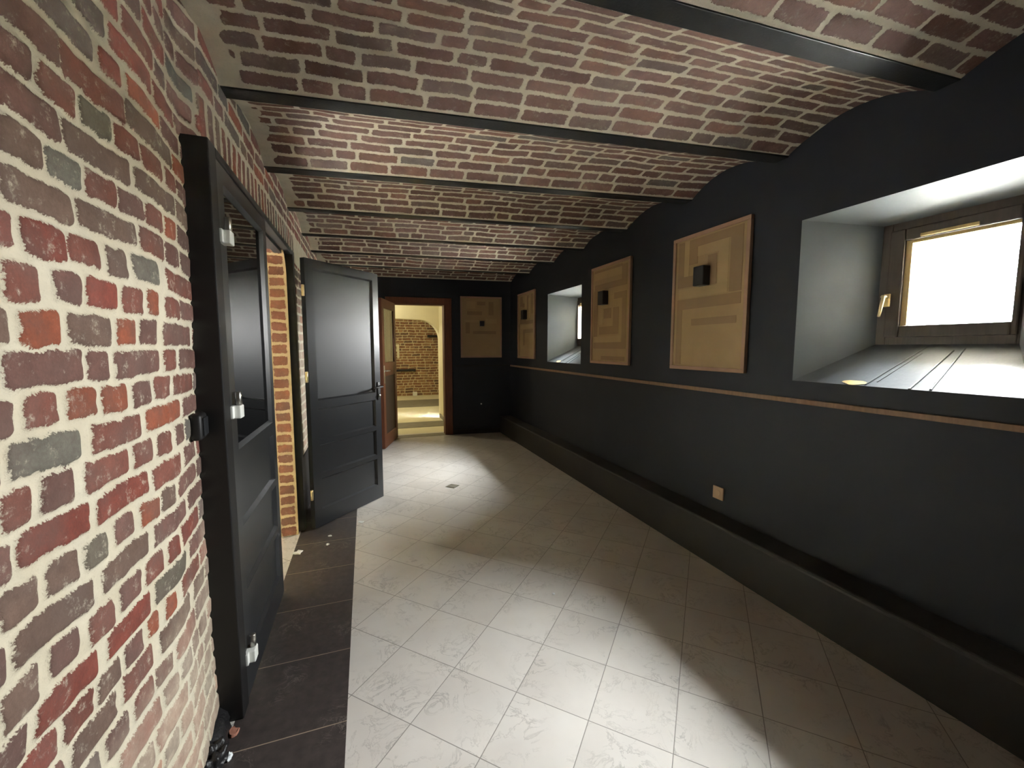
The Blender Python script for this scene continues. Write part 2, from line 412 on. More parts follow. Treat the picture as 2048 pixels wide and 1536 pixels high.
# the wall's own bond around the bend: course height, then brick colour and extent along the wall from the bend
TRACED = [
    (0.609, 'b-0.438,-0.306 r-0.281,-0.157 b-0.122,0.075 b0.125,0.243'),
    (0.679, 'r-0.448,-0.37 b-0.355,-0.284 p-0.268,-0.196 o-0.17,-0.121 o-0.09,-0.032 r0.017,0.198'),
    (0.740, 'R-0.508,-0.355 R-0.323,-0.159 k-0.129,0.058 p0.116,0.315'),
    (0.818, 'b-0.566,-0.492 p-0.468,-0.396 r-0.368,-0.293 p-0.27,-0.192 r-0.169,-0.086 R-0.063,0.011 R0.046,0.234'),
    (0.892, 'b-0.531,-0.352 b-0.318,-0.15 p-0.118,0.095 p0.141,0.332'),
    (0.967, 'b-0.549,-0.48 b-0.462,-0.383 k-0.364,-0.296 p-0.27,-0.201 o-0.175,-0.085 b-0.07,0.007 p0.041,0.236'),
    (1.036, 'p-0.561,-0.516 R-0.504,-0.341 R-0.318,-0.132 r-0.109,0.082 p0.118,0.253'),
    (1.117, 'r-0.531,-0.478 p-0.456,-0.379 r-0.346,-0.201 r-0.181,-0.098 r-0.071,0.012 p0.052,0.142'),
    (1.187, 'g-0.507,-0.352 r-0.317,-0.142 o-0.115,0.106 p0.138,0.343'),
    (1.259, 'p-0.535,-0.494 r-0.473,-0.397 o-0.374,-0.292 o-0.272,-0.189 p-0.165,-0.083 r-0.065,0.031 r0.062,0.258'),
    (1.333, 'p-0.503,-0.322 p-0.308,-0.247 p-0.226,-0.037 r-0.014,0.09 p0.122,0.346'),
    (1.407, 'b-0.511,-0.484 o-0.466,-0.379 b-0.358,-0.231 o-0.209,-0.139 p-0.118,-0.041 p-0.009,0.26 r0.294,0.402'),
    (1.480, 'r-0.486,-0.416 p-0.386,-0.315 R-0.302,-0.203 r-0.184,-0.101 o-0.082,-0.03 r0.009,0.149 p0.161,0.349'),
    (1.561, 'R-0.441,-0.345 r-0.341,-0.252 b-0.229,-0.155 g-0.131,-0.014 r0.044,0.333'),
    (1.635, 'b-0.47,-0.314 b-0.301,-0.098 r-0.083,0.042'),
    (1.707, 'b-0.46,-0.372 g-0.362,-0.274 r-0.262,-0.159 p-0.152,-0.051 r-0.044,0.05'),
    (1.786, 'p-0.453,-0.315 b-0.309,-0.097 b-0.078,0.158'),
    (1.853, 'p-0.443,-0.369 r-0.357,-0.26 k-0.247,-0.157 r-0.148,-0.047 r-0.039,0.076 r0.108,0.189'),
    (1.922, 'p-0.438,-0.302 r-0.303,-0.098 b-0.095,0.179'),
]
BC = {'r': (117, 73, 62), 'R': (122, 65, 54), 'p': (108, 79, 71), 'b': (103, 84, 73), 'o': (139, 78, 56), 'k': (97, 92, 79), 'g': (102, 99, 89)}
def bond_rows():
    tr = [(z, [(float(t[1:].split(',')[0])+s_bend, float(t[1:].split(',')[1])+s_bend, t[0]) for t in q.split()]) for z, q in TRACED]
    lo = make_rows(0, cum[3]+0.3, tr[0][0]-0.0365-9*0.074, tr[0][0]-0.0366, 0.074, 0.0185, rng, PAL_WALL, (0.14, 0.18), (0.065, 0.085), 0.4, 0.0)
    hi = make_rows(0, cum[3]+0.3, tr[-1][0]+0.0365, 2.8, 0.074, 0.0185, rng, PAL_WALL, (0.14, 0.20), (0.07, 0.09), 0.4, 0.0)
    out = list(lo); zc = [z for z, q in tr]
    for i, (z, q) in enumerate(tr):
        va = (z+zc[i-1])/2 if i else z-0.0366
        ve = (z+zc[i+1])/2 if i < len(tr)-1 else z+0.0365
        ed = []; cs = []
        u = q[0][0]-rng.uniform(0.014, 0.02)
        left = []
        while u > 0:
            L = rng.uniform(0.065, 0.085) if rng.random() < 0.4 else rng.uniform(0.14, 0.18)
            left.append((u-L, u, None)); u -= L+0.0185
        right = []; u = q[-1][1]+rng.uniform(0.014, 0.02)
        while u < cum[3]+0.3:
            L = rng.uniform(0.08, 0.2); right.append((u, u+L, None)); u += L+0.02
        for a, b, c in left[::-1]+q+right:
            h = min(ve-va-0.011, rng.uniform(0.055, 0.062)); dz = rng.uniform(-0.003, 0.003)
            ed.append((a, b, (va+ve)/2+dz-h/2, (va+ve)/2+dz+h/2))
            cs.append(np.array(srgb(*BC[c])[:3])*rng.uniform(0.88, 1.12) if c else pick(PAL_WALL, rng))
        ed = np.array(ed)
        us = np.concatenate([[ed[0, 0]-0.01], (ed[:-1, 1]+ed[1:, 0])/2, [ed[-1, 1]+0.01]])
        out.append((va, ve, us, np.array(cs), ed))
    return out+hi
rowsA = bond_rows()
sA, cA = brick_field(U, V, rowsA, 0.02, 3, 0.0075)
# soldier course above the doorway, then flat courses up to the vault
rowsS = make_rows(2.03, 2.27, cum[3]-0.05, cum[4]+0.4, 0.074, 0.020, rng, PAL_WALL, long=(0.2, 0.22), phead=0)
sS, cS = brick_field(V, U, [(a, b, np.array([2.045, 2.262]), c[:1], np.array([[2.068, 2.245, e[0, 2]+0.005, e[0, 3]-0.004]])) for a, b, u, c, e in rowsS], 0.020, 9, 0.008)
rowsT = make_rows(cum[3], cum[5], 2.262, 2.7, 0.075, 0.019, rng, PAL_WALL)
sT, cT = brick_field(U, V, rowsT, 0.019, 4, 0.008)
over = U > cum[3]-0.02
sol = over & (V < 2.262) & (V > 2.04) & (U < cum[4]+0.3)
top = over & (V >= 2.262)
sdf = np.where(top, sT, np.where(sol, sS, sA)); col = np.where(top[..., None], cT, np.where(sol[..., None], cS, cA))
rowsD = make_rows(cum[3], cum[5], 0, 2.05, 0.075, 0.018, rng, PAL_WALL)
sD, cD = brick_field(U, V, rowsD, 0.018, 6, 0.007)
past = over & (V <= 2.04) & ~sol
sdf = np.where(past, sD, sdf); col = np.where(past[..., None], cD, col)
# low-frequency unevenness of the old wall
nz = 0.012*vnoise(U/0.35, V/0.3, 21)+0.005*vnoise(U/0.09, V/0.07, 22)+0.0025*np.clip(sdf/0.004, -1, 1)
nz = np.where(over, nz*0.5, nz)
ang = np.arctan2(np.gradient(X, axis=1), np.gradient(Y, axis=1))
Pt = np.stack([X+nz*np.cos(ang), Y-nz*np.sin(ang), V], -1)
uc = (US[:-1]+US[1:])/2; vc = (VS[:-1]+VS[1:])/2
UC, VC = np.meshgrid(uc, vc); xc, yc = plan(UC)
keep = ~((yc > 1.69) & (yc < 3.325) & (VC < 2.035))
wl = link('wall_left', grid_mesh('wall_left', Pt, sdf, col, keep), M_BRICK); tag(wl, kind='structure')

# ---- ceiling: shallow brick vaults between the steel beams
BEAMS = [(-2.86, -0.06), (-2.04, -0.06), (-1.22, -0.06), (-0.41, -0.06), (0.40, -0.06), (1.22, -0.062), (2.035, -0.12), (2.79, -0.145), (3.53, -0.132), (4.27, -0.125), (4.975, -0.115), (5.71, -0.085), (6.50, -0.11)]
FW_ = 0.082
rng = np.random.default_rng(23)
meshes = []
for k in range(len(BEAMS)-1):
    (ya, sa), (yb, sb) = BEAMS[k], BEAMS[k+1]
    st = 0.007 if k in (4, 5, 6) else (0.010 if k > 6 else 0.03)
    us = axis((-1.45 if k < 5 else -0.85, 2.28, st)); L = yb-ya
    vs = axis((0, 1, st/L))
    Uq, Sq = np.meshgrid(us, vs)
    y = (ya+sa*Uq-FW_/2)*(1-Sq)+(yb+sb*Uq-FW_/2)*Sq
    rise = 0.088
    tq = np.clip((Sq*L-FW_/2)/(L-FW_), 0, 1)
    zz = ZB+0.005+rise*(1-(2*tq-1)**2)
    n = vnoise(Uq/0.25, Sq*L/0.2, 40+k)*0.010+vnoise(Uq/0.06, Sq*L/0.06, 60+k)*0.003
    zz = zz+n*np.clip(8*tq*(1-tq), 0, 1)
    npitch = round((L-0.094)/0.0735); pitch = (L-0.094)/npitch
    rows = make_rows(-1.5, 2.4, 0.047, L-0.047-pitch*0.5, pitch, 0.019, rng, PAL_VAULT, long=(0.185, 0.215), phead=0.12, pj=0.0)
    Vq = Sq*L
    sd, cl = brick_field(Uq, Vq, rows, 0.019, 80+k, 0.0045)
    # lime smeared over the brickwork near the left wall and along the beams
    cov = np.clip((WL+0.075+0.05*vnoise(Uq*0+Vq/0.05, Vq/0.05, 90+k)-Uq)/0.012, 0, 1)*0.03
    edge = np.minimum(Sq, 1-Sq)*L
    cov = cov+np.clip((0.050-edge)/0.006, 0, 1)*0.03
    sd = sd-cov
    meshes.append((np.stack([Uq, y, zz], -1), sd, cl))
verts = []
tot_P = np.concatenate([m[0].reshape(-1, 3) for m in meshes]); tot_s = np.concatenate([m[1].reshape(-1) for m in meshes]); tot_c = np.concatenate([m[2].reshape(-1, 3) for m in meshes])
faces = []; off = 0
for Pm, sm, cm in meshes:
    nv, nu = sm.shape; idx = np.arange(nv*nu).reshape(nv, nu)+off
    faces.append(np.stack([idx[:-1, :-1], idx[1:, :-1], idx[1:, 1:], idx[:-1, 1:]], -1).reshape(-1, 4)); off += nv*nu
F = np.concatenate(faces)
me = bpy.data.meshes.new('ceiling')
me.vertices.add(len(tot_P)); me.vertices.foreach_set('co', tot_P.reshape(-1).astype(np.float32))
me.loops.add(len(F)*4); me.loops.foreach_set('vertex_index', F.reshape(-1).astype(np.int32))
me.polygons.add(len(F)); me.polygons.foreach_set('loop_start', np.arange(0, len(F)*4, 4, dtype=np.int32))
me.polygons.foreach_set('use_smooth', np.ones(len(F), dtype=bool))
me.update(calc_edges=True); me.validate()
a = me.attributes.new('sdf', 'FLOAT', 'POINT'); a.data.foreach_set('value', tot_s.astype(np.float32))
c = me.attributes.new('bcol', 'FLOAT_COLOR', 'POINT')
c.data.foreach_set('color', np.concatenate([tot_c, np.ones((len(tot_c), 1))], 1).reshape(-1).astype(np.float32))
ce = link('ceiling', me, M_VAULT); tag(ce, kind='structure')
# slab over the vaults so that no daylight leaks in
bm = bmesh.new(); add_box(bm, -2.6, 2.8, YB-0.1, 7.0, 2.66, 2.80)
o = from_bm('ceiling_slab', bm, M_CREAM); tag(o, kind='structure')

# ---- steel beams
names = {5: 'dark green black steel ceiling beam nearest the camera, crossing the upper right corner',
         6: 'black steel ceiling beam that meets the left wall above the near end of the black door frame',
         7: 'black steel ceiling beam above the closed glazed door leaf, third from the camera',
         8: 'black steel ceiling beam above the far end of the black door frame, fourth from the camera',
         9: 'black steel ceiling beam in front of the brightly lit vault patch, fifth from the camera',
         10: 'black steel ceiling beam just behind the brightest ceiling patch, above the open door leaf',
         11: 'last black steel ceiling beam before the black end wall'}
for k, (y0, s) in enumerate(BEAMS[:-1]):
    if k < 4: continue
    bm = bmesh.new()
    xa, xb = WL-0.09 if k > 5 else -1.0, 2.24
    def sheared(yl, yr, za, zb, bev):
        t = bmesh.new(); add_box(t, xa, xb, yl, yr, za, zb, bev)
        for v in t.verts: v.co.y += y0+s*v.co.x
        merge(bm, t)
    sheared(-FW_, 0, ZB, ZB+0.011, 0.003)
    sheared(-FW_/2-0.004, -FW_/2+0.004, ZB+0.011, ZB+0.13, 0)
    o = from_bm('steel_beam', bm, M_BEAM)
    tag(o, names.get(k, 'black steel ceiling beam behind the camera'), 'beam', 'steel beams carrying the brick vaults', 'structure')

# ---- floor
bm = bmesh.new()
def strip(x0, x1, y0, y1, mi, z=0.0):
    f = quad(bm, (x0, y0, z), (x1, y0, z), (x1, y1, z), (x0, y1, z)); f.material_index = mi
strip(-0.104, 2.3, YB, 6.60, 0)
strip(-0.492, -0.104, YB, 6.60, 1)
strip(-1.5, -0.492, YB, 1.60, 1)
strip(-2.3, -0.492, 1.60, 3.4, 0)
strip(-0.8, -0.492, 3.4, 6.75, 1)
o = from_bm('floor', bm, [M_TILE, M_DARKTILE]); tag(o, kind='structure')

# ---- right wall with window niches
def wall_x(x, y0, y1, z0, z1, holes):
    bm = bmesh.new()
    ys = sorted({y0, y1, *[h[0] for h in holes], *[h[1] for h in holes]}); zs = sorted({z0, z1, *[h[2] for h in holes], *[h[3] for h in holes]})
    for a, b in zip(ys, ys[1:]):
        for c, d in zip(zs, zs[1:]):
            if any(h[0] <= a and b <= h[1] and h[2] <= c and d <= h[3] for h in holes): continue
            quad(bm, (x, a, c), (x, a, d), (x, b, d), (x, b, c))
    bmesh.ops.remove_doubles(bm, verts=bm.verts[:], dist=1e-5)
    return bm
XI = 2.52
ADDED_CHEEK, WGAP, ADDED_EAVE = 0.60, 0.02, 3.48  # depth and gap of the added cheeks, reach of the added eaves
WINS = [(0.735, 1.592), (3.945, 4.812)]
holes = [(a, b, 1.19, 2.04) for a, b in WINS]
bm = wall_x(XR, YB, 6.30, 0.0, 2.66, holes)
o = from_bm('wall_right', bm, M_BLACKWALL); tag(o, kind='structure')

def window(n, ya, yb, flip=False):
    """splayed niche with a small brown tilt window at its outer end"""
    w = empty('window_%d' % n, ((XR+XI)/2, (ya+yb)/2, 1.2)); tag(w, kind='structure')
    L = w.location
    T = Matrix.Translation(-L)
    zi0, zi1 = 1.385, 1.985
    ia, ib = ya+0.153, yb-0.198
    def part(name, bm, mat, parent=w, smooth=False):
        bmesh.ops.transform(bm, matrix=T, verts=bm.verts[:])
        return from_bm(name, bm, mat, parent, smooth)
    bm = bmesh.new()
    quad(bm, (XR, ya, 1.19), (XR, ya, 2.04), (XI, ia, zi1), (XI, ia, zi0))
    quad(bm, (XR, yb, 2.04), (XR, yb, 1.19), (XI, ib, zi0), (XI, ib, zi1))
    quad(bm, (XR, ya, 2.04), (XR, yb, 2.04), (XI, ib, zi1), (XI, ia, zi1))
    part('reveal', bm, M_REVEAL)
    # sloping sill with a few raised paint runs
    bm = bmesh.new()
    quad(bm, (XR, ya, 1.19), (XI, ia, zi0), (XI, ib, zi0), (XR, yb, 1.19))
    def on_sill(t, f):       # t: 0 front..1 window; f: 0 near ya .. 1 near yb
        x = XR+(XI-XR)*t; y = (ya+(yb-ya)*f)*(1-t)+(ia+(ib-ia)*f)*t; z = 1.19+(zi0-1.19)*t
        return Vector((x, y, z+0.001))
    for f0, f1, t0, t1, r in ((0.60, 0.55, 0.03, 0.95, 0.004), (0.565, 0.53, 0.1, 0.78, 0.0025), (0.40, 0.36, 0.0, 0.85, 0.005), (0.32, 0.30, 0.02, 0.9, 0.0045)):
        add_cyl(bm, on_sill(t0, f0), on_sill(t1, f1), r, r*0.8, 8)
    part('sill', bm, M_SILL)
    bm = bmesh.new()
    cpt = on_sill(0.05, 0.70)
    pts = []
    for i in range(14):
        an = 2*math.pi*i/14
        pts.append(on_sill(0.055+0.05*math.sin(an)*(1+0.2*math.sin(3*an)), 0.665+0.055*math.cos(an)*(1+0.25*math.sin(2*an+1)))+Vector((0, 0, 0.0008)))
    quad(bm, *pts)
    wp = part('worn_patch', bm, M_BEAD); wp['label'] = 'bare tan patch where the sill paint has worn off'
    # frame
    ga, gb, gz0, gz1 = ia+0.027, ib-0.098, 1.478, 1.890
    sl, sr = 0.010, 0.040; hy = gb+0.052
    if flip: ga, gb, sl, sr = ia+0.098, ib-0.027, 0.040, 0.010; hy = ga-0.052
    bm = bmesh.new()
    def ring(bm, a0, a1, c0, c1, b0, b1, d0, d1, x0, x1, bev):
        add_box(bm, x0, x1, a0, b0, c0, c1, bev); add_box(bm, x0, x1, b1, a1, c0, c1, bev)
        add_box(bm, x0, x1, b0, b1, c0, d0, bev); add_box(bm, x0, x1, b0, b1, d1, c1, bev)
    ring(bm, ia-0.02, ib+0.02, zi0-0.02, zi1+0.02, ia+sl, ib-sr, zi0+0.04, zi1-0.04, XI, XI+0.032, 0.004)
    part('window_frame', bm, M_WINWOOD)
    bm = bmesh.new()
    ring(bm, ia+sl-0.004, ib-sr+0.004, zi0+0.036, zi1-0.036, ga, gb, gz0, gz1, XI-0.012, XI+0.026, 0.006)
    sash = part('sash', bm, M_WINWOOD)
    bm = bmesh.new()
    ring(bm, ga-0.002, gb+0.002, gz0-0.002, gz1+0.002, ga+(0.024 if flip else 0.004), gb-(0.004 if flip else 0.024), gz0+0.004, gz1-0.014, XI+0.004, XI+0.024, 0.002)
    part('glazing_bead', bm, M_BEAD)
    bm = bmesh.new(); add_box(bm, XI-0.018, XI-0.008, ga+0.12, gb-0.06, gz1+0.006, gz1+0.022, 0.003)
    part('vent_strip', bm, M_BEAD)
    bm = bmesh.new(); add_box(bm, XI+0.014, XI+0.018, ga-0.001, gb+0.001, gz0-0.001, gz1+0.001)
    part('glass_pane', bm, M_WINGLASS)
    # L-shaped handle on the sash
    bm = bmesh.new()
    add_box(bm, XI-0.022, XI-0.012, hy-0.014, hy+0.014, 1.575, 1.64, 0.003)
    add_cyl(bm, (XI-0.012, hy, 1.625), (XI-0.055, hy, 1.625), 0.009, n=14)
    add_cyl(bm, (XI-0.050, hy-0.003, 1.630), (XI-0.052, hy+0.012, 1.525), 0.0085, 0.007, 14, 0.003)
    part('window_handle', bm, M_BRASS, w, True)
    return w
for n, (a_, b_) in enumerate(WINS):
    window(n+1, a_, b_, n == 1)
# thick masonry around the niches, outer face of the wall
OUT = [(a+0.153-0.05, b-0.198+0.05, 1.43, 2.035) for a, b in WINS]
bm = wall_x(2.565, YB, 6.30, 0.0, 2.66, OUT)
for (a, b, z0_, z1_), (wa, wb) in zip(OUT, WINS):      # outer reveal, flaring outwards
    i0, i1, k0, k1 = wa+0.153-0.02, wb-0.198+0.02, 1.365, 2.005
    xo, xi = 2.565, XI+0.028
    quad(bm, (xi, i0, k0), (xo, a, z0_), (xo, a, z1_), (xi, i0, k1)); quad(bm, (xi, i1, k0), (xi, i1, k1), (xo, b, z1_), (xo, b, z0_))
    quad(bm, (xi, i0, k0), (xi, i1, k0), (xo, b, z0_), (xo, a, z0_)); quad(bm, (xi, i0, k1), (xo, a, z1_), (xo, b, z1_), (xi, i1, k1))
for a, b, z0_, z1_ in OUT:                              # unseen masonry cheeks, added to narrow the daylight at each window
    add_box(bm, 2.565, 2.565+ADDED_CHEEK, a-0.25, a-WGAP, 1.0, 2.95); add_box(bm, 2.565, 2.565+ADDED_CHEEK, b+WGAP, b+0.25, 1.0, 2.95)
bs = bmesh.new()
for a, b, z0_, z1_ in OUT:
    add_box(bs, 2.566, 2.566+0.22, a-WGAP+0.001, b+WGAP-0.001, 1.0, 1.43, 0.004)  # unseen dark sill, added to block light rising from the near ground
o = from_bm('added_outer_sill', bs, M_ADDSILL); tag(o, kind='structure')
add_box(bm, 2.565, ADDED_EAVE, YB, 6.30, 2.86, 2.96)  # unseen eaves, added to cut off steep skylight
o = from_bm('wall_outside', bm, M_STONEWALL); tag(o, kind='structure')  # outer wall together with the added cheeks and eaves
bm = bmesh.new(); quad(bm, (2.565, -14, 1.12), (6.2, -14, 1.12), (6.2, 18, 1.12), (2.565, 18, 1.12))
o = from_bm('ground_outside', bm, M_GROUND); tag(o, kind='structure')
bm = bmesh.new(); quad(bm, (6.2, -30, 1.12), (60, -30, 1.12), (60, 40, 1.12), (6.2, 40, 1.12))
o = from_bm('ground_lawn', bm, M_LAWN); tag(o, kind='structure')

# plinth ledge along the foot of the right wall
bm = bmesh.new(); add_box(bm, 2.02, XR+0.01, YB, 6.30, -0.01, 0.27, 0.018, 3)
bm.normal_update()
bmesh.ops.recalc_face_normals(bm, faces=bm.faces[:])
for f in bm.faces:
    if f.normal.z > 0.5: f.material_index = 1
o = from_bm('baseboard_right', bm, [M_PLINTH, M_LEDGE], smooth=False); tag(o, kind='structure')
# narrow wooden rail
bm = bmesh.new(); add_box(bm, XR-0.011, XR+0.002, YB, 6.225, 1.068, 1.094, 0.003)
o = from_bm('trim_1', bm, M_RAIL); tag(o, kind='structure')

# wall behind the camera
bm = bmesh.new(); quad(bm, (-1.6, YB, 0), (2.3, YB, 0), (2.3, YB, 2.66), (-1.6, YB, 2.66))
o = from_bm('wall_back', bm, M_BLACKWALL); tag(o, kind='structure')

# ---- end wall with doorway
DX0, DX1, DZ = 0.385, 1.175, 2.035
bm = bmesh.new()
def ewq(x0, x1, z0, z1): quad(bm, (x0, EW(x0), z0), (x1, EW(x1), z0), (x1, EW(x1), z1), (x0, EW(x0), z1))
ewq(-0.8, DX0, 0, 2.66); ewq(DX1, 2.3, 0, 2.66); ewq(DX0, DX1, DZ, 2.66)
o = from_bm('wall_end', bm, M_BLACKWALL); tag(o, kind='structure')
bm = bmesh.new()
def skew_box(bm, x0, x1, d0, d1, z0, z1, bev=0.0):
    t = bmesh.new(); add_box(t, x0, x1, d0, d1, z0, z1, bev)
    for v in t.verts: v.co.y += EW(v.co.x)
    merge(bm, t)
skew_box(bm, DX1+0.11, XR, -0.010, 0.004, 1.074, 1.092, 0.002)
o = from_bm('trim_2', bm, M_FRAMEBLACK); tag(o, kind='structure')
bm = bmesh.new(); skew_box(bm, DX1+0.1, 2.03, -0.012, 0.004, 0, 0.075, 0.002)
o = from_bm('baseboard_end', bm, M_PLINTH); tag(o, kind='structure')

# brown door lining + casing in the end wall, with the half open wooden leaf
d2 = empty('door_2', (DX0, EW(DX0), 0)); tag(d2, kind='structure')
T = Matrix.Translation(-d2.location)
bm = bmesh.new()
for a, b, z0, z1 in ((DX0-0.085, DX0, 0, DZ+0.085), (DX1, DX1+0.095, 0, DZ+0.085), (DX0, DX1, DZ, DZ+0.085)):
    skew_box(bm, a, b, -0.016, 0.004, z0, z1, 0.004)
for a, b, z0, z1 in ((DX0-0.004, DX0+0.02, 0, DZ), (DX1-0.02, DX1+0.004, 0, DZ), (DX0, DX1, DZ-0.02, DZ+0.004)):
    skew_box(bm, a, b, 0.0, 0.16, z0, z1, 0.003)
bmesh.ops.transform(bm, matrix=T, verts=bm.verts[:])
from_bm('door_casing', bm, M_REDWOOD, d2)

# ---- panelled door leaves
def ring_panel(bm, x0, x1, z0, z1, yf, rec, ch):
    """chamfered step from the face at yf down to a panel recessed by rec (front faces -y)"""
    o4 = [(x0, yf, z0), (x1, yf, z0), (x1, yf, z1), (x0, yf, z1)]
    i4 = [(x0+ch, yf+rec, z0+ch), (x1-ch, yf+rec, z0+ch), (x1-ch, yf+rec, z1-ch), (x0+ch, yf+rec, z1-ch)]
    for k in range(4):
        j = (k+1) % 4
        quad(bm, o4[k], o4[j], i4[j], i4[k])

def leaf_parts(W, H, th, cells, frame_mat, parent, rec=0.018, ch=0.012):
    """stiles and rails as one mesh; local x from hinge, -y is the room face. cells: (x0,x1,z0,z1,mat,name)"""
    bm = bmesh.new()
    xs = sorted({0, W, *[c[0] for c in cells], *[c[1] for c in cells]}); zs = sorted({0, H, *[c[2] for c in cells], *[c[3] for c in cells]})
    for yf, s in ((0.0, 1), (th, -1)):
        for a, b in zip(xs, xs[1:]):
            for c, d in zip(zs, zs[1:]):
                if any(q[0] <= a and b <= q[1] and q[2] <= c and d <= q[3] for q in cells): continue
                quad(bm, (a, yf, c), (b, yf, c), (b, yf, d), (a, yf, d))
        for q in cells: ring_panel(bm, q[0], q[1], q[2], q[3], yf, rec*s, ch)
    quad(bm, (0, 0, 0), (0, th, 0), (0, th, H), (0, 0, H)); quad(bm, (W, 0, 0), (W, th, 0), (W, th, H), (W, 0, H))
    quad(bm, (0, 0, 0), (W, 0, 0), (W, th, 0), (0, th, 0)); quad(bm, (0, 0, H), (W, 0, H), (W, th, H), (0, th, H))
    bmesh.ops.remove_doubles(bm, verts=bm.verts[:], dist=1e-5)
    fr = from_bm('leaf_frame', bm, frame_mat, parent)
    for x0, x1, z0, z1, m, nm in cells:
        bm = bmesh.new(); add_box(bm, x0+ch-0.001, x1-ch+0.001, rec, th-rec, z0+ch-0.001, z1-ch+0.001)
        from_bm(nm, bm, m, parent)
    return fr

LW, LH = 0.75, 2.008
def cells(top_mat, top_name):
    return [(0.07, 0.682, 0.968, 1.945, top_mat, top_name), (0.07, 0.682, 0.665, 0.905, M_DOORBLACK, 'leaf_panel'),
            (0.07, 0.682, 0.404, 0.630, M_DOORBLACK, 'leaf_panel'), (0.07, 0.682, 0.127, 0.368, M_DOORBLACK, 'leaf_panel')]

def hinge(parent, x, y, z, sx=1):
    """steel barrel standing on a white capped block"""
    bm = bmesh.new()
    add_box(bm, x-0.012, x+0.034, y-0.032, y+0.004, z-0.052, z-0.004, 0.004)
    add_box(bm, x-0.030, x-0.008, y-0.012, y+0.004, z-0.050, z-0.004, 0.003)
    h = from_bm('hinge', bm, M_WHITE, parent)
    h['label'] = 'white capped hinge with steel barrel'
    bm = bmesh.new(); add_cyl(bm, (x+0.020, y-0.018, z-0.004), (x+0.020, y-0.018, z+0.045), 0.0115, n=20, bev=0.002)
    from_bm('hinge_barrel', bm, M_CHROME, h, True)

# closed leaf: local x runs along +Y, room face points to +X
l1 = empty('door_1', (XF-0.004, 1.735, 0.012), math.radians(90)); tag(l1, kind='structure')
leaf_parts(LW, LH, 0.042, cells(M_PANE, 'glass_pane'), M_DOORBLACK, l1, 0.016, 0.014)
for z in (1.775, 1.150, 0.195): hinge(l1, 0.012, 0.0, z)

# open leaf, swung far into the room
hx, hy = -0.392, 3.318
l2 = empty('door_3', (hx, hy, 0.004), math.atan2(0.548, 0.514)); tag(l2, kind='structure')
leaf_parts(LW, LH, 0.042, cells(M_FROST, 'glass_pane'), M_DOORBLACK, l2, 0.016, 0.012)
bm = bmesh.new()
add_box(bm, 0.705, 0.735, -0.008, 0.001, 0.90, 1.06, 0.003)
add_cyl(bm, (0.72, 0.0, 1.02), (0.72, -0.05, 1.02), 0.009, n=14)
add_cyl(bm, (0.725, -0.048, 1.02), (0.60, -0.05, 1.012), 0.010, 0.008, 14, 0.003)
h = from_bm('lever_handle', bm, M_FRAMEBLACK, l2, True)
bm = bmesh.new(); add_cyl(bm, (0.72, -0.006, 0.936), (0.72, -0.020, 0.936), 0.012, n=18, bev=0.002)
k = from_bm('lock_cylinder', bm, M_CHROME, l2, True)
bm = bmesh.new(); add_cyl(bm, (0.752, 0.02, 0.955), (0.757, 0.02, 0.955), 0.010, n=16); add_box(bm, 0.7495, 0.7525, 0.008, 0.034, 0.90, 1.06, 0.001)
from_bm('latch_plate', bm, M_CHROME, l2)
for z in (1.775, 1.15, 0.262):
    bm = bmesh.new(); add_cyl(bm, (-0.012, 0.01, z-0.04), (-0.012, 0.01, z+0.04), 0.0105, n=16, bev=0.002)
    from_bm('hinge', bm, M_BRASS, l2, True)

# black frame of the double doorway
bm = bmesh.new()
add_box(bm, -0.60, XF, 1.655, 1.728, 0.0, 2.055, 0.004)
add_box(bm, -0.56, XF, 3.315, 3.385, 0.0, 2.055, 0.004)
add_box(bm, -0.60, XF, 1.728, 3.315, 2.024, 2.055, 0.004)
add_box(bm, -0.60, XF-0.05, 1.728, 1.742, 0.0, 2.03, 0.002)
add_box(bm, -0.56, XF-0.05, 1.728, 3.315, 2.005, 2.03, 0.002)
o = from_bm('trim_3', bm, M_FRAMEBLACK); tag(o, kind='structure')

# brick reveal of the doorway, turning into a low arch
rng = np.random.default_rng(5)
us = axis((0, 0.42, 0.006))                      # depth into the wall
R_ = 0.22; z_s = 1.86
arc = R_*math.pi/2
vs = axis((0, z_s+arc+0.75, 0.006))
Uq, Vq = np.meshgrid(us, vs)
th = np.clip((Vq-z_s)/R_, 0, math.pi/2)
yy = 3.265-R_*(1-np.cos(th))-np.clip(Vq-z_s-arc, 0, None)
zz = np.minimum(Vq, z_s)+R_*np.sin(th)*0.93
rows = make_rows(0, 0.6, -0.01, z_s+arc+0.8, 0.078, 0.020, rng, [((150, 92, 66), 3), ((140, 84, 62), 3), ((128, 86, 66), 1)], long=(0.2, 0.22), phead=0.0)
rows = [(a, b, np.array([0.0, 0.118, 0.33, 0.6]), np.array([pick([((132, 88, 70), 3), ((122, 80, 66), 3)], rng) for _ in range(3)]), np.array([[0.016, 0.108, a+0.010, b-0.010], [0.128, 0.32, a+0.010, b-0.010], [0.34, 0.59, a+0.010, b-0.010]])) for a, b, u, c, e in rows]
sd, cl = brick_field(Uq, Vq, rows, 0.020, 33, 0.007)
Pt = np.stack([-0.500-Uq, yy, zz], -1)
o = link('wall_reveal', grid_mesh('wall_reveal', Pt, sd, cl), M_JAMB); tag(o, kind='structure')
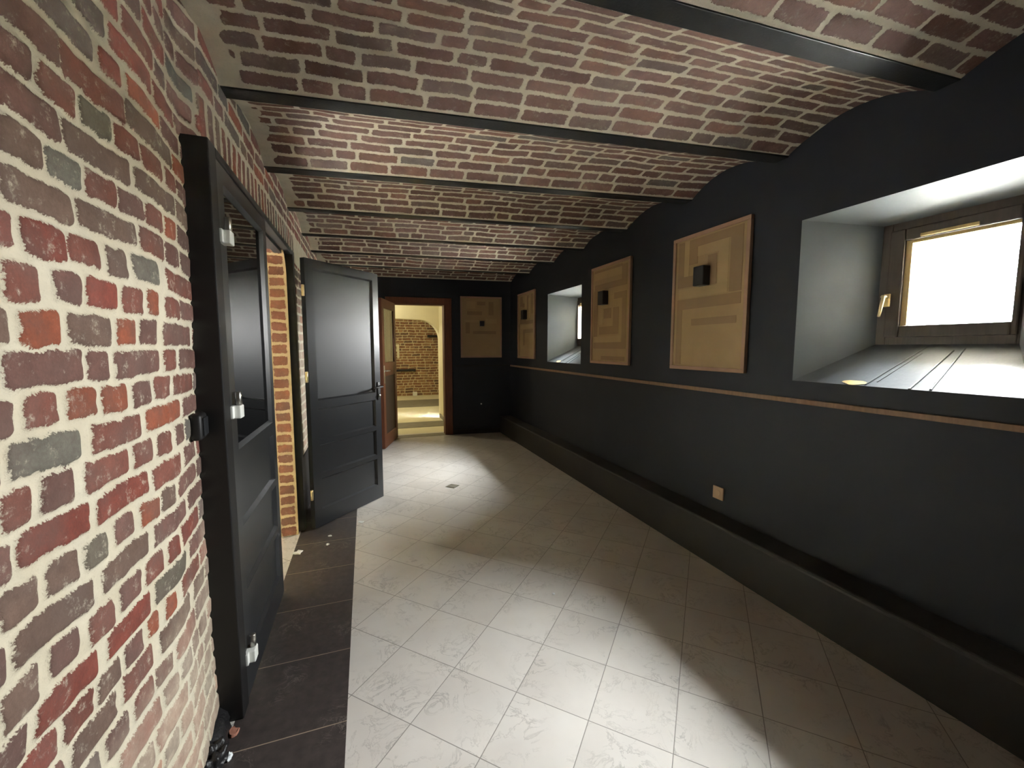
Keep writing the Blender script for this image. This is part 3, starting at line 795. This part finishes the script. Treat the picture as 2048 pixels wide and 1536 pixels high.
# small space behind the double doorway
bm = bmesh.new()
quad(bm, (-2.2, 1.2, 0), (-2.2, 3.6, 0), (-2.2, 3.6, 2.66), (-2.2, 1.2, 2.66))
quad(bm, (-2.2, 3.5, 0), (-0.85, 3.5, 0), (-0.85, 3.5, 2.66), (-2.2, 3.5, 2.66))
quad(bm, (-2.2, 1.55, 0), (-0.56, 1.55, 0), (-0.56, 1.55, 2.66), (-2.2, 1.55, 2.66))
quad(bm, (-0.56, 3.33, 0), (-0.92, 3.33, 0), (-0.92, 3.33, 2.66), (-0.56, 3.33, 2.66))
quad(bm, (-0.92, 3.265, 0), (-0.92, 3.5, 0), (-0.92, 3.5, 2.66), (-0.92, 3.265, 2.66))
o = from_bm('wall_side', bm, M_CREAM); tag(o, kind='structure')

# rough black coating at the foot of the near brick wall
def rough_strip(name, path, w, h, seed, mat):
    bm = bmesh.new(); r = random.Random(seed); rings = []
    n = len(path)
    prof = [(-0.2, 0.0), (-0.2, 1.0), (0.25, 1.05), (0.7, 0.75), (0.95, 0.35), (1.02, 0.0)]
    for i, (x, y) in enumerate(path):
        a = path[max(0, i-1)]; b = path[min(n-1, i+1)]
        t = Vector((b[0]-a[0], b[1]-a[1], 0)).normalized(); nn = Vector((t.y, -t.x, 0))
        ring = []
        for p, q in prof:
            j = 1+r.uniform(-0.22, 0.22)
            ring.append(bm.verts.new(Vector((x, y, 0))+nn*(p*w*j)+Vector((0, 0, max(0, q*h*(1+r.uniform(-0.25, 0.25)))))))
        rings.append(ring)
    for a, b in zip(rings, rings[1:]):
        for i in range(len(prof)-1): bm.faces.new((a[i], b[i], b[i+1], a[i+1]))
    bm.faces.new(rings[0]); bm.faces.new(rings[-1])
    return from_bm(name, bm, mat, smooth=True)
path = []
for i in range(60):
    s = s_bend-1.6+i*(1.93/59)
    x, y = plan(np.array([s])); path.append((float(x[0])-0.01, float(y[0])))
o = rough_strip('baseboard_left', path, 0.045, 0.075, 3, M_TAR); tag(o, kind='structure')
bm = bmesh.new(); add_box(bm, WL-0.01, WL+0.014, 3.39, 6.70, 0, 0.48, 0.004)  # low black band along the far left wall
o = from_bm('dark_band_far', bm, M_FRAMEBLACK); tag(o, kind='structure')

# ------------------------------------------------------------------ things
def wall_panel(origin, rz, pats, lamp, label, lamp_size=(0.092, 0.062, 0.13)):
    """flat board with an edging, inlaid bands and a black box lamp. local x to the viewer's right, -y to the room"""
    W, H = 0.65, 0.945
    root = empty('wall_panel', origin, rz); tag(root, label, 'wall panel', 'tan panels with box lamps on the black walls')
    bm = bmesh.new(); add_box(bm, 0.004, W-0.004, -0.018, 0.0, 0.004, H-0.004, 0.002)
    from_bm('board', bm, M_TAN, root)
    bm = bmesh.new(); e = 0.026
    for a, b, c, d in ((0, W, 0, e), (0, W, H-e, H), (0, e, e, H-e), (W-e, W, e, H-e)): add_box(bm, a, b, -0.027, 0.0, c, d, 0.003)
    from_bm('edging', bm, M_TANEDGE, root)
    for nm, mt, lst in (('dark_inlay', M_TANDARK, pats[0]), ('light_inlay', M_TANLITE, pats[1])):
        if not lst: continue
        bm = bmesh.new()
        for u0, u1, v0, v1 in lst: add_box(bm, u0*W, u1*W, -0.0205, -0.017, (1-v1)*H, (1-v0)*H, 0.0008, 1)
        o = from_bm(nm, bm, mt, root)
        o['label'] = 'darker brown inlaid bands' if nm == 'dark_inlay' else 'paler inlaid bands'
    u, v = lamp; w, dp, h = lamp_size
    bm = bmesh.new(); add_box(bm, u*W-w/2, u*W+w/2, -0.018-dp, -0.018, (1-v)*H-h/2, (1-v)*H+h/2, 0.006)
    o = from_bm('box_lamp', bm, M_LAMPBLACK, root); o['label'] = 'black box shaped lamp'
    return root
RZ = math.radians(-90)     # local +x -> -Y, local -y -> -X
pA = ([(0.08, 0.17, 0.04, 0.30), (0.08, 0.46, 0.30, 0.38), (0.24, 0.36, 0.10, 0.22), (0.24, 0.92, 0.04, 0.10), (0.78, 0.92, 0.10, 0.46), (0.50, 0.62, 0.18, 0.40), (0.08, 0.92, 0.47, 0.545), (0.08, 0.16, 0.545, 0.96), (0.30, 0.88, 0.62, 0.67)],
      [(0.17, 0.24, 0.04, 0.30), (0.36, 0.76, 0.10, 0.17), (0.64, 0.76, 0.17, 0.39), (0.10, 0.76, 0.39, 0.46)])
pB = ([(0.08, 0.80, 0.04, 0.065), (0.80, 0.92, 0.05, 0.185), (0.10, 0.92, 0.185, 0.245), (0.08, 0.18, 0.245, 0.72), (0.62, 0.92, 0.30, 0.36), (0.36, 0.55, 0.44, 0.54), (0.60, 0.74, 0.44, 0.62), (0.24, 0.74, 0.62, 0.70), (0.82, 0.92, 0.36, 0.78), (0.08, 0.92, 0.78, 0.845), (0.3, 0.9, 0.92, 0.96)],
      [(0.10, 0.80, 0.065, 0.14), (0.22, 0.50, 0.40, 0.44), (0.22, 0.34, 0.44, 0.60), (0.10, 0.80, 0.72, 0.78)])
pC = ([(0.16, 0.30, 0.05, 0.20), (0.30, 0.42, 0.16, 0.22), (0.56, 0.66, 0.06, 0.30), (0.80, 0.90, 0.05, 0.34), (0.14, 0.50, 0.38, 0.47), (0.50, 0.92, 0.43, 0.48), (0.34, 0.92, 0.56, 0.615), (0.34, 0.44, 0.615, 0.80), (0.08, 0.14, 0.47, 0.96)],
      [(0.44, 0.56, 0.06, 0.30), (0.66, 0.78, 0.10, 0.40), (0.16, 0.90, 0.49, 0.545)])
pE = ([(0.40, 0.60, 0.08, 0.14), (0.68, 0.80, 0.08, 0.30), (0.16, 0.52, 0.24, 0.30), (0.12, 0.22, 0.42, 0.60), (0.30, 0.86, 0.56, 0.61)],
      [(0.14, 0.36, 0.08, 0.20), (0.10, 0.45, 0.38, 0.42), (0.60, 0.88, 0.36, 0.44)])
z0 = 1.212
wall_panel((XR, 2.53, z0), RZ, pA, (0.47, 0.325), 'largest looking tan wall panel with a black box lamp, nearest to the bright window niche')
wall_panel((XR, 3.705, z0), RZ, pB, (0.40, 0.335), 'tan wall panel with a black box lamp, just right of the far window niche')
wall_panel((XR, 5.845, z0), RZ, pC, (0.50, 0.34), 'narrow looking tan wall panel with a black box lamp, between far window niche and room corner')
ea = math.atan(-0.11)
wall_panel((1.405, EW(1.405)-0.001, z0), ea, pE, (0.51, 0.44), 'faintly patterned tan wall panel with a tiny dark lamp, on the end wall beside the doorway', (0.07, 0.05, 0.08))

# socket on the right wall
so = empty('wall_socket', (XR, 2.045, 0.40)); tag(so, 'small ivory wall socket low on the black right wall', 'socket')
bm = bmesh.new(); add_box(bm, -0.012, 0.0, -0.042, 0.042, -0.040, 0.045, 0.004); from_bm('cover_plate', bm, M_SOCKET, so)
bm = bmesh.new(); add_cyl(bm, (-0.0135, 0, 0.002), (-0.010, 0, 0.002), 0.021, n=24, bev=0.001); o = from_bm('socket_well', bm, M_SOCKET, so)
# tiny fitting on the end wall
ho = empty('wall_hook', (1.72, EW(1.72), 0.475)); tag(ho, 'tiny pale wall fitting low on the black end wall under the panel', 'hook')
bm = bmesh.new(); add_cyl(bm, (0, 0.001, 0), (0, -0.014, 0), 0.012, n=14, bev=0.003); from_bm('fitting_cap', bm, M_WHITE, ho, True)

# black light switch on the brick wall
dxy = Vector((P[2][0]-P[1][0], P[2][1]-P[1][1], 0)).normalized()
f = (1.60-P[1][1])/(P[2][1]-P[1][1])
sw = empty('light_switch', (P[1][0]+f*(P[2][0]-P[1][0])+0.001, 1.60, 1.112), math.atan2(dxy.y, dxy.x)); tag(sw, 'rounded black light switch on the brick wall beside the black door frame', 'switch')
bm = bmesh.new(); add_box(bm, -0.041, 0.041, -0.026, 0.006, -0.043, 0.043, 0.010, 3); from_bm('switch_housing', bm, M_FRAMEBLACK, sw, True)
bm = bmesh.new(); add_box(bm, -0.026, 0.026, -0.032, -0.025, -0.030, 0.030, 0.004); from_bm('rocker', bm, M_DOORBLACK, sw)

# scraps on the floor
def scrap(name, cx, cy, r, seed, mat, label, cat, h=0.004, asp=1.0):
    bm = bmesh.new(); rr = random.Random(seed); n = 11
    lo = []; hi = []
    for i in range(n):
        a = 2*math.pi*i/n; q = r*(1+rr.uniform(-0.35, 0.3))
        lo.append(bm.verts.new((q*math.cos(a), q*asp*math.sin(a), 0.0008))); hi.append(bm.verts.new((q*0.85*math.cos(a), q*0.85*asp*math.sin(a), h*(0.6+rr.random()))))
    for i in range(n): bm.faces.new((lo[i], lo[(i+1) % n], hi[(i+1) % n], hi[i]))
    bm.faces.new(hi); bm.faces.new(lo[::-1])
    o = from_bm(name, bm, mat); o.location = (cx, cy, 0.0); tag(o, label, cat)
    return o
scrap('paper_scrap', -0.462, 2.965, 0.030, 1, M_PAPER, 'white torn scrap lying on the dark tile border by the doorway', 'scrap', 0.006, 1.0)
scrap('plaster_crumb', -0.287, 3.02, 0.011, 2, M_PAPER, 'tiny white crumb on the dark tile border, nearer the light tiles', 'crumb', 0.006)
scrap('plaster_crumb', -0.28, 3.16, 0.013, 3, M_PAPER, 'small pale crumb on the dark tiles right under the open door leaf', 'crumb', 0.004)
scrap('plaster_crumb', -0.07, 3.34, 0.028, 4, M_PAPER, 'flat white smear of plaster where dark and light tiles meet under the open leaf', 'crumb', 0.003, 0.7)
scrap('plaster_crumb', 0.95, 1.97, 0.008, 6, M_PAPER, 'tiny white speck of plaster alone on the light floor tiles', 'crumb', 0.004)
# little floor drain with broken cover
dr = empty('floor_drain', (0.777, 3.93, 0), math.radians(45)); tag(dr, 'small dark metal floor drain set in the light tiles', 'drain')
bm = bmesh.new(); add_box(bm, -0.05, 0.05, -0.05, 0.05, -0.002, 0.003, 0.001); from_bm('drain_rim', bm, M_CHROME, dr)
bm = bmesh.new(); add_box(bm, -0.04, 0.04, -0.04, 0.04, 0.002, 0.0045, 0.001)
for i in range(4): add_box(bm, -0.034, 0.034, -0.03+i*0.018, -0.024+i*0.018, 0.004, 0.006)
from_bm('drain_grate', bm, M_STONE, dr)

# lump of black coating and bits at the foot of the brick wall
def lump(name, loc, size, seed, mat, label, cat):
    bm = bmesh.new(); bmesh.ops.create_icosphere(bm, subdivisions=4, radius=1)
    r = random.Random(seed); ph = [r.uniform(0, 6) for _ in range(8)]
    for v in bm.verts:
        p = v.co
        k = 1+0.13*math.sin(3.1*p.x*2+ph[0])*math.sin(2.7*p.y*2+ph[1])+0.10*math.sin(5*p.z*1.7+ph[2]+2*p.x)+0.06*math.sin(9*p.x+ph[3])*math.sin(8*p.y+ph[4])+0.04*math.sin(17*p.y+ph[5]+5*p.z)
        v.co = Vector((p.x*size[0]*k, p.y*size[1]*k, (p.z*0.5+0.5)*size[2]*k if p.z > -0.6 else 0.2*size[2]*(0.5)))
    zmin = min(v.co.z for v in bm.verts)
    for v in bm.verts: v.co.z -= zmin
    o = from_bm(name, bm, mat, smooth=True); o.location = loc; tag(o, label, cat); return o
lump('rubble_lump', (-0.512, 1.475, 0.0), (0.042, 0.055, 0.085), 4, M_TAR, 'rough black coated lump at the foot of the near brick wall', 'rubble')
lump('plaster_chip', (-0.470, 1.50, 0.0), (0.010, 0.014, 0.016), 8, M_PAPER, 'small white plaster chip beside the black lump, farther from the camera', 'chip')
lump('plaster_chip', (-0.468, 1.425, 0.0), (0.010, 0.018, 0.018), 9, M_PAPER, 'small white plaster chip beside the black lump, closest to the camera', 'chip')
o = scrap('terracotta_shard', -0.482, 1.60, 0.017, 12, M_TERRA, 'thin reddish brown shard beside the foot of the black door frame', 'shard', 0.008, 1.7)

# ------------------------------------------------------------------ wooden door leaf at the end doorway
WW, WH = 0.735, 2.01
ang_ = math.atan2(5.725-6.415, 0.185-0.40)
wl_ = empty('door_4', (0.398, 6.405, 0.008), ang_); tag(wl_, kind='structure')
bmc = [(0.10, 0.635, 1.15, 1.90, M_WINGLASS, 'glass_pane'), (0.10, 0.635, 0.16, 0.98, M_DOORWOOD, 'leaf_panel')]
leaf_parts(WW, WH, 0.04, bmc, M_REDWOOD, wl_, 0.012, 0.012)
bm = bmesh.new()
for s in (-1, 1):
    y = 0.0 if s < 0 else 0.04
    add_box(bm, 0.668, 0.704, min(y, y+s*0.006), max(y, y+s*0.006), 0.88, 1.12, 0.002)
    add_cyl(bm, (0.686, y, 1.05), (0.686, y+s*0.05, 1.05), 0.009, n=14)
    add_cyl(bm, (0.69, y+s*0.048, 1.05), (0.575, y+s*0.05, 1.045), 0.0095, 0.008, 14, 0.003)
from_bm('lever_handle', bm, M_CHROME, wl_, True)

# ------------------------------------------------------------------ corridor and brick cellar beyond
bm = bmesh.new()
XC0, XC1, YC = -0.75, 1.36, 8.03
quad(bm, (XC1, EW(XC1), 0), (XC1, YC, 0), (XC1, YC, 2.45), (XC1, EW(XC1), 2.45))
quad(bm, (XC0, EW(XC0), 0), (XC0, YC, 0), (XC0, YC, 2.45), (XC0, EW(XC0), 2.45))
quad(bm, (XC0, EW(XC0), 2.45), (XC1, EW(XC1), 2.45), (XC1, YC, 2.45), (XC0, YC, 2.45))
o = from_bm('wall_corridor', bm, M_CREAM); tag(o, kind='structure')
# back of the end wall towards the corridor
bm = bmesh.new()
def ewq2(x0, x1, z0, z1): quad(bm, (x0, EW(x0)+0.15, z0), (x1, EW(x1)+0.15, z0), (x1, EW(x1)+0.15, z1), (x0, EW(x0)+0.15, z1))
ewq2(-0.8, DX0, 0, 2.5); ewq2(DX1, 1.4, 0, 2.5); ewq2(DX0, DX1, DZ, 2.5)
o = from_bm('wall_corridor_front', bm, M_CREAM); tag(o, kind='structure')
# arched opening in a cream cross wall
bm = bmesh.new()
AX0, AX1, AZ, AR = -0.35, 1.375, 1.52, 0.36
def arch_z(x):
    if x < AX0+AR: t = (AX0+AR-x)/AR
    elif x > AX1-AR: t = (x-(AX1-AR))/AR
    else: t = 0
    c = (AX0+AX1)/2
    return AZ+AR*math.sqrt(max(0, 1-t*t))+0.03*(1-((x-c)/(AX1-AX0)*2)**2)
n = 64
xs = [AX0+(AX1-AX0)*(0.5-0.5*math.cos(math.pi*i/n)) for i in range(n+1)]
pts = [(AX0, 0)]+[(x, arch_z(x)) for x in xs]+[(AX1, 0)]
for yv in (YC, YC+0.22):
    for (xa, za), (xb, zb) in zip(pts[1:-1], pts[2:-1]): quad(bm, (xa, yv, za), (xb, yv, zb), (xb, yv, 2.5), (xa, yv, 2.5))
    quad(bm, (-1.6, yv, 0), (AX0, yv, 0), (AX0, yv, 2.5), (-1.6, yv, 2.5)); quad(bm, (AX1, yv, 0), (3.2, yv, 0), (3.2, yv, 2.5), (AX1, yv, 2.5))
for (xa, za), (xb, zb) in zip(pts, pts[1:]): quad(bm, (xa, YC, za), (xb, YC, zb), (xb, YC+0.22, zb), (xa, YC+0.22, za))
bmesh.ops.remove_doubles(bm, verts=bm.verts[:], dist=1e-5)
o = from_bm('wall_arch', bm, M_CREAM); tag(o, kind='structure')
bm = bmesh.new()
YE = 11.9
quad(bm, (-1.6, YC+0.2, 2.5), (3.2, YC+0.2, 2.5), (3.2, YE, 2.5), (-1.6, YE, 2.5))
quad(bm, (-1.6, YC+0.2, 0), (-1.6, YE, 0), (-1.6, YE, 2.5), (-1.6, YC+0.2, 2.5))
quad(bm, (3.2, YC+0.2, 0), (3.2, YE, 0), (3.2, YE, 2.5), (3.2, YC+0.2, 2.5))
o = from_bm('wall_cellar', bm, M_CREAM); tag(o, kind='structure')
rng = np.random.default_rng(77)
us = axis((-1.65, 3.25, 0.02)); vs = axis((-0.03, 2.56, 0.015)); Uq, Vq = np.meshgrid(us, vs)
rows = make_rows(-1.6, 3.2, 0, 2.6, 0.075, 0.02, rng, PAL_FAR)
sd, cl = brick_field(Uq, Vq, rows, 0.02, 55, 0.008)
o = link('wall_far', grid_mesh('wall_far', np.stack([Uq, Uq*0+YE, Vq], -1), sd, cl), M_FAR); tag(o, kind='structure')
bm = bmesh.new()
quad(bm, (-1.9, 6.30, -0.002), (3.5, 6.30, -0.002), (3.5, YE+0.3, -0.002), (-1.9, YE+0.3, -0.002))
o = from_bm('floor_corridor', bm, M_CREAM); tag(o, kind='structure')
bm = bmesh.new()
for a, b in ((6.33, 6.52), (7.10, 7.62), (9.6, 10.9)):
    add_box(bm, -1.5, 1.355 if a < 8 else 3.1, a, b, -0.01, 0.003)
o = from_bm('trim_4', bm, M_STONE); tag(o, kind='structure')
bm = bmesh.new(); add_box(bm, 1.345, 1.362, 6.5, YC, 0, 0.075, 0.002)
o = from_bm('baseboard_corridor', bm, M_STONE); tag(o, kind='structure')
bm = bmesh.new(); add_box(bm, 0.76, 1.33, YE-0.10, YE, 0.70, 0.76, 0.006)
o = from_bm('wall_bar', bm, M_FRAMEBLACK); tag(o, 'black horizontal bar fixed on the far brick wall through the doorway', 'bar')
bm = bmesh.new(); add_box(bm, 1.68, 1.95, YE-0.16, YE, 1.66, 1.72, 0.006)
o = from_bm('wall_shelf', bm, M_FRAMEBLACK); tag(o, 'short black bracket shelf high on the right of the far brick wall', 'shelf')
bm = bmesh.new(); add_box(bm, 1.24, 1.36, YE-0.09, YE-0.005, 0.0, 0.115, 0.008)
o = from_bm('junction_box', bm, M_WHITE); tag(o, 'small pale box on the floor against the far brick wall', 'box')
bm = bmesh.new(); add_box(bm, 0.66, 0.72, YE-0.012, YE+0.002, 1.0, 1.46, 0.002); add_box(bm, 0.72, 0.90, YE-0.012, YE+0.002, 1.40, 1.46, 0.002)
add_box(bm, 0.84, 0.90, YE-0.012, YE+0.002, 1.08, 1.40, 0.002); add_box(bm, 0.72, 0.84, YE-0.012, YE+0.002, 1.27, 1.32, 0.002)
o = from_bm('plaster_patch', bm, M_CREAM); tag(o, 'pale plaster repair lines on the far brick wall', 'plaster patch')

# ------------------------------------------------------------------ light
w = bpy.data.worlds.new('overcast'); SC.world = w; w.use_nodes = True
bg = w.node_tree.nodes['Background']; 
wt = w.node_tree
wc = N(wt, 'ShaderNodeTexCoord').outputs['Generated']; ws = N(wt, 'ShaderNodeSeparateXYZ'); wt.links.new(wc, ws.inputs[0])
SKY = 140.0
sky = mixc(wt, ramp(wt, ws.outputs[2], 0.0, 0.7), tuple(SKY*0.62*c for c in (1.0, 0.99, 0.97))+(1,), tuple(SKY*1.0*c for c in (0.97, 0.99, 1.0))+(1,))
wt.links.new(sky, bg.inputs[0]); wt.links.new(ramp(wt, ws.outputs[2], 0.72, 0.95, 1.0, 2.4), bg.inputs[1]); bg.inputs[1].default_value = 1.0
for n, (a_, b_) in enumerate(WINS):
    la = bpy.data.lights.new('window_portal', 'AREA'); la.shape = 'RECTANGLE'
    la.size = 0.58; la.size_y = 0.54; la.cycles.is_portal = True
    o = bpy.data.objects.new('window_portal', la); o.location = (XI+0.055, (a_+0.153+b_-0.198)/2, 1.685)
    o.rotation_euler = (0, math.radians(90), 0); C.objects.link(o)
def lamp(name, loc, energy, col, r=0.06):
    l = bpy.data.lights.new(name, 'POINT'); l.energy = energy; l.color = col; l.shadow_soft_size = r
    o = bpy.data.objects.new(name, l); o.location = loc; C.objects.link(o)
lamp('side_lamp', (-1.3, 2.2, 1.7), 2.0, (1.0, 0.84, 0.62))
lamp('corridor_lamp', (0.1, 7.35, 2.2), 5, (1.0, 0.93, 0.74), 0.08)
lamp('cellar_lamp', (0.2, 9.6, 2.15), 14, (1.0, 0.91, 0.68), 0.08)

# ------------------------------------------------------------------ camera
F_PX = 820.0
cam = bpy.data.cameras.new('camera'); cam.sensor_fit = 'HORIZONTAL'; cam.sensor_width = 36.0
cam.lens = F_PX/2048*36.0; cam.clip_start = 0.02; cam.clip_end = 200
co = bpy.data.objects.new('camera', cam); C.objects.link(co); SC.camera = co
pitch = math.atan(73/F_PX); yaw = math.atan(294/math.hypot(F_PX, 73))
co.location = (0, 0, 1.37); co.rotation_euler = (math.pi/2-pitch, 0, -yaw)

SC.view_settings.view_transform = 'Standard'; SC.view_settings.look = 'None'
SC.view_settings.gamma = 1.0; SC.view_settings.use_curve_mapping = False
SC.view_settings.exposure = 1.85
cy = SC.cycles
cy.use_denoising = True; cy.max_bounces = 10; cy.diffuse_bounces = 6; cy.glossy_bounces = 4; cy.transparent_max_bounces = 8
cy.sample_clamp_indirect = 12.0; cy.caustics_reflective = False; cy.caustics_refractive = False
